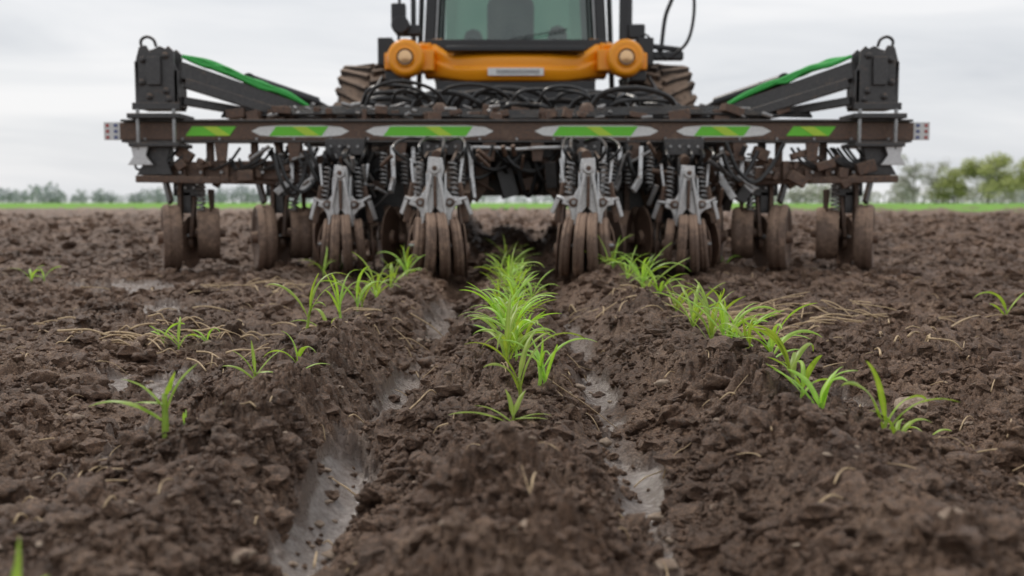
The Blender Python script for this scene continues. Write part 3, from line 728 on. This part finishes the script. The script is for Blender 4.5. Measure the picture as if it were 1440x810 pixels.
seedling(-.615,2.12,.05,2,1,.007,None,es=[(85,70,.045),(70,40,.03)]); seedling(-.67,2.0,.03,2,1,.006)
seedling(-.655,2.5,.13,5,1,.012,[pi*.95,.3,pi*1.1,pi*1.9,2.2],es=[(45,-20,.10),(60,15,.11),(70,20,.09),(20,-20,.06),(80,60,.08)])
seedling(-.565,2.62,.05,2,1,.010,[.05,pi*.9],es=[(40,-25,.09),(20,-10,.03)])
for x,y,h,n in ((-.61,2.78,.09,3),(-.71,3.42,.18,5),(-.68,3.6,.12,4),(-.70,4.05,.18,5),(-.66,4.25,.16,5),(-.69,4.55,.18,5),(-.66,4.85,.16,5),(-.70,5.1,.19,6),(-.66,5.45,.18,6),(-.69,5.9,.18,6),(-.66,6.25,.2,7),(-.70,6.6,.22,7),(-.64,6.9,.2,7),(-1.25,6.6,.16,5),(-1.20,7.0,.14,5),
    (-1.2,3.55,.11,4),(-1.12,3.62,.08,3),(-1.27,3.6,.08,3),(-2.9,6.0,.13,4),(-2.85,6.05,.1,3)):
    seedling(x,y,h,n,random.uniform(1,1.25),.012+.002*random.random())
seedling(.0,2.2,.12,6,1.2,.012,[pi*1.02,pi*.93,.05,-.2,2.0,1.0],es=[(28,-18,.15),(40,-10,.10),(25,-20,.09),(10,-10,.08),(70,30,.07),(60,20,.07)])
y=2.38
while y<7.3:
    gap=random.random()<.12
    for q in range(1 if gap else 2):
        seedling(random.gauss(.0,.034),y+random.uniform(-.05,.05),random.uniform(.09,.18),random.randint(4,7),random.uniform(.95,1.3),random.uniform(.009,.015))
    y+=random.uniform(.12,.19) if y<4.5 else .24
for x,y,h,n in ((.755,2.0,.15,4),(.80,2.03,.08,3),(.70,2.2,.15,5),(.66,2.25,.11,3),(.69,2.42,.15,4),(.73,2.5,.12,4),(.72,2.72,.14,5),(.70,2.9,.15,5),(.76,2.97,.14,5),(.69,3.12,.17,6),(.74,3.22,.17,6),(.72,3.35,.18,6),(.68,3.42,.17,6),(.73,3.6,.20,6),(.70,3.8,.19,6),(.75,4.05,.18,5),(.71,4.3,.16,5),(.72,4.9,.2,7),(.68,5.2,.22,7),(.72,5.3,.2,7),(.72,5.5,.2,7),(.67,5.8,.2,6),(.63,6.3,.2,7),(.68,6.6,.2,7),(.62,6.9,.2,7),(.9,7.0,.18,5),(1.3,7.2,.15,5),(1.0,2.35,.05,2),(1.62,7.5,.13,4),(.95,4.4,.15,3)):
    seedling(x,y,h,n,random.uniform(1,1.25),.012+.003*random.random())
seedling(2.08,4.15,.16,4,1.2,.013,[pi*1.05,pi*.9,.3,pi*1.2]); seedling(1.45,3.0,.05,2)
seedling(-.555,1.08,.12,3,1,.012,[pi/2,1.9,1.2],es=[(88,70,.09),(70,20,.06),(30,-10,.05)]); seedling(-.34,1.17,.05,2,1,.009)

# ---------------------------------------------------------------- straw residue
bm=bmesh.new()
def straw(x,y,L,az,r,z=.014,lift=.02):
    pts=[]; z0=Hs(x-L*.5*math.cos(az),y-L*.5*math.sin(az)); z1=Hs(x+L*.5*math.cos(az),y+L*.5*math.sin(az)); zm=Hs(x,y)
    zm=max(zm,(z0+z1)/2); bx,by=random.uniform(-.08,.08)*L,random.uniform(-.08,.08)*L
    for i in range(4):
        t=i/3; px=x+L*(t-.5)*math.cos(az)+bx*math.sin(t*pi); py=y+L*(t-.5)*math.sin(az)+by*math.sin(t*pi)
        pts.append((px,py,z0+(z1-z0)*t+(zm-(z0+z1)/2)*math.sin(t*pi)+z+lift*math.sin(t*pi)*random.uniform(.2,1)))
    tube(bm,pts,r,5,3,r*.6)
for cx,cy,n,sx_,sy_,Lm in ((-1.22,3.6,48,.22,.15,.17),(1.25,4.5,70,.38,.25,.32),(.90,4.2,55,.12,.25,.2),(-1.5,5.6,24,.3,.3,.3),(.6,4.9,18,.2,.3,.15),(-.7,4.0,14,.2,.4,.15),(1.35,3.3,14,.15,.2,.12),(-1.6,4.2,14,.3,.3,.2)):
    for i in range(n): straw(random.gauss(cx,sx_),random.gauss(cy,sy_),Lm*random.uniform(.3,1.1),random.gauss(0,.8),random.uniform(.0022,.0055))
for i in range(420):
    y=math.exp(random.uniform(math.log(1.5),math.log(9))); x=random.uniform(-1,1)*(.6*y+.3)
    straw(x,y,random.uniform(.015,.10),random.uniform(0,pi),random.uniform(.0010,.0026),.010,.010)
straw(-.24,2.6,.16,1.1,.003,.02,.04); straw(.18,2.6,.20,.1,.0018); straw(-.93,1.5,.08,1.4,.005,.02,.04); straw(.62,2.5,.12,2.4,.002)
me=bpy.data.meshes.new('straw_residue'); bm.to_mesh(me); bm.free(); me.materials.append(M['straw']); me.polygons.foreach_set('use_smooth',np.ones(len(me.polygons),bool))
COL.objects.link(bpy.data.objects.new('straw_residue',me))

# ---------------------------------------------------------------- distance
def field_mat():
    m,nt,b,out=newmat('young_grass'); P=pos(nt)
    c=mix(nt,noise(nt,P,.15,6,.7),(.15,.33,.05),(.23,.42,.08)); nt.links.new(c,b.inputs['Base Color']); b.inputs['Roughness'].default_value=.9; b.inputs['Specular IOR Level'].default_value=.1
    return m
M['field']=field_mat()
gx=np.linspace(-900,900,240); gy=62*np.exp(np.linspace(0,np.log(14),30)); GX,GY=np.meshgrid(gx,gy)
rowi=np.arange(30)[:,None]
GY=GY+ (gy[:,None]*.10)*fbm(GX*.02,GY*0,5,3)*(rowi==0)-22*sst(5,22,GX)*(rowi==0)
GZ=.14+.10*np.minimum(1,rowi/3.)+GX*0
co=np.stack([GX.ravel(),GY.ravel(),GZ.ravel()],1).astype(np.float32); id2=np.arange(GX.size).reshape(GX.shape)
q=np.stack([id2[:-1,:-1],id2[:-1,1:],id2[1:,1:],id2[1:,:-1]],-1).reshape(-1,4).astype(np.int32)
mesh_np('grass_field',co,q,M['field'])
def foliage_mat(name,c1,c2):
    m,nt,b,out=newmat(name); P=pos(nt); c=mix(nt,ramp(nt,noise(nt,P,.5,4,.7),[(.35,(0,0,0)),(.65,(1,1,1))]),c1,c2)
    nt.links.new(c,b.inputs['Base Color']); b.inputs['Roughness'].default_value=.9; b.inputs['Specular IOR Level'].default_value=.1; return m
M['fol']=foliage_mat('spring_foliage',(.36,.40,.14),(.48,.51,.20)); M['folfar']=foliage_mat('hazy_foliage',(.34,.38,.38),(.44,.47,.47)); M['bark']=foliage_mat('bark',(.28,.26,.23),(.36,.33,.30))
M['twig']=foliage_mat('bare_twigs',(.42,.42,.36),(.52,.52,.46))
def leaf_cloud(bm,c,r,n,s,mi,zs=1):
    for i in range(n):
        d=Vector((random.gauss(0,1),random.gauss(0,1),random.gauss(0,1))).normalized()*(random.random()**.45)
        p=Vector(c)+Vector((d.x*r,d.y*r,d.z*r*zs)); a=Vector((random.gauss(0,1),random.gauss(0,1),random.gauss(0,1))).normalized(); b=a.orthogonal().normalized(); k=s*random.uniform(.5,1.4)
        f=bm.faces.new([bm.verts.new(p+a*k),bm.verts.new(p+b*k*.7),bm.verts.new(p-a*k),bm.verts.new(p-b*k*.7)]); f.material_index=mi
def tree(x,y,h,r,dens,mat,name='deciduous_tree'):
    bm=bmesh.new(); tube(bm,[(0,0,0),(.1,0,h*.3),(0,.1,h*.62),(0,0,h*.9)],h*.024,7,3,h*.005)
    for i in range(20):
        a=random.uniform(0,6.28); z=h*random.uniform(.12,.70); rr=r*random.uniform(.35,1)*(1.1-.5*(z/h)); e=Vector((rr*math.cos(a),rr*math.sin(a),z+h*random.uniform(.08,.26)))
        tube(bm,[(0,0,z),tuple(Vector((0,0,z)).lerp(e,.5)+Vector((0,0,h*.02))),tuple(e)],h*.009,5,2,h*.002)
        leaf_cloud(bm,e,r*random.uniform(.30,.5),int(dens*random.uniform(.6,1.2)),h*.024,1,.8)
        for q in range(5):
            e2=e+Vector((random.gauss(0,1),random.gauss(0,1),random.uniform(0,1.2)))*r*.28; tube(bm,[tuple(Vector((0,0,z)).lerp(e,.6)),tuple(e2)],h*.003,4,1,h*.001)
    me=bpy.data.meshes.new(name); bm.to_mesh(me); bm.free(); me.materials.append(M['bark']); me.materials.append(M[mat])
    ob=bpy.data.objects.new(name,me); ob.location=(x,y,0); COL.objects.link(ob)
tree(98,206,10.8,6.0,280,'fol'); tree(93.5,212,8.6,4.2,200,'fol'); tree(104.5,200,9.4,5.2,260,'fol'); tree(91.5,215,10.3,3.4,45,'twig'); tree(86,214,11,3.6,70,'twig'); tree(111,210,9,4.5,240,'fol')
bm=bmesh.new()
def line(x0,x1,y,hm,hv,step,mi):
    x=x0
    while x<x1:
        hh=hm+hv*abs(random.gauss(0,1)); rr=hh*.6
        tube(bm,[(x,y,0),(x,y,hh*.6)],hh*.04,4)
        leaf_cloud(bm,(x,y+random.uniform(-10,10),hh*.5),rr,90,hh*.10,mi,.9); x+=step*random.uniform(.5,1.4)
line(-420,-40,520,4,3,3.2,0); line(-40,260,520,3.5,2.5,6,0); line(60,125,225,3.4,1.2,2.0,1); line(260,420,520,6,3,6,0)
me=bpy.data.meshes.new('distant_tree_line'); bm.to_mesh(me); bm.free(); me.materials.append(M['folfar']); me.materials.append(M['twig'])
COL.objects.link(bpy.data.objects.new('distant_tree_line',me))

# ---------------------------------------------------------------- sky & sun
w=bpy.data.worlds.new('World'); scene.world=w; w.use_nodes=True; nt=w.node_tree; nt.nodes.clear()
out=nt.nodes.new('ShaderNodeOutputWorld'); bgn=nt.nodes.new('ShaderNodeBackground'); nt.links.new(bgn.outputs[0],out.inputs[0])
sky=nt.nodes.new('ShaderNodeTexSky'); sky.sky_type='NISHITA'; sky.sun_disc=False; EL,AZ=math.radians(52),math.radians(-35)
sky.sun_elevation=EL; sky.sun_rotation=AZ; sky.dust_density=3
tc=nt.nodes.new('ShaderNodeTexCoord'); mp=nt.nodes.new('ShaderNodeMapping'); mp.inputs['Scale'].default_value=(1.1,1.1,6.5); mp.inputs['Location'].default_value=(.3,.1,.2)
nt.links.new(tc.outputs['Generated'],mp.inputs[0])
n=noise(nt,mp.outputs[0],2.0,6,.55,.5)
cl=ramp(nt,n,[(.33,(6.9,7.15,7.55)),(.5,(8.3,8.45,8.7)),(.64,(9.5,9.5,9.6))])
c=mix(nt,.92,sky.outputs[0],cl); nt.links.new(c,bgn.inputs[0]); bgn.inputs[1].default_value=.10
sd=bpy.data.lights.new('sun','SUN'); sd.energy=1.5; sd.angle=math.radians(12); sd.color=(1,.94,.86)
so=bpy.data.objects.new('sun',sd); COL.objects.link(so)
D=Vector((math.sin(AZ)*math.cos(EL),math.cos(AZ)*math.cos(EL),math.sin(EL)))
so.rotation_euler=D.to_track_quat('Z','Y').to_euler()

# ---------------------------------------------------------------- camera
cd=bpy.data.cameras.new('camera'); cam=bpy.data.objects.new('camera',cd); COL.objects.link(cam); scene.camera=cam
cam.location=(0,0,.5); cd.sensor_width=36; cd.lens=35; cam.rotation_euler=(math.radians(90-4.9),0,0)
cd.clip_start=.05; cd.clip_end=6000
cd.dof.use_dof=True; cd.dof.focus_distance=2.9; cd.dof.aperture_fstop=2.5
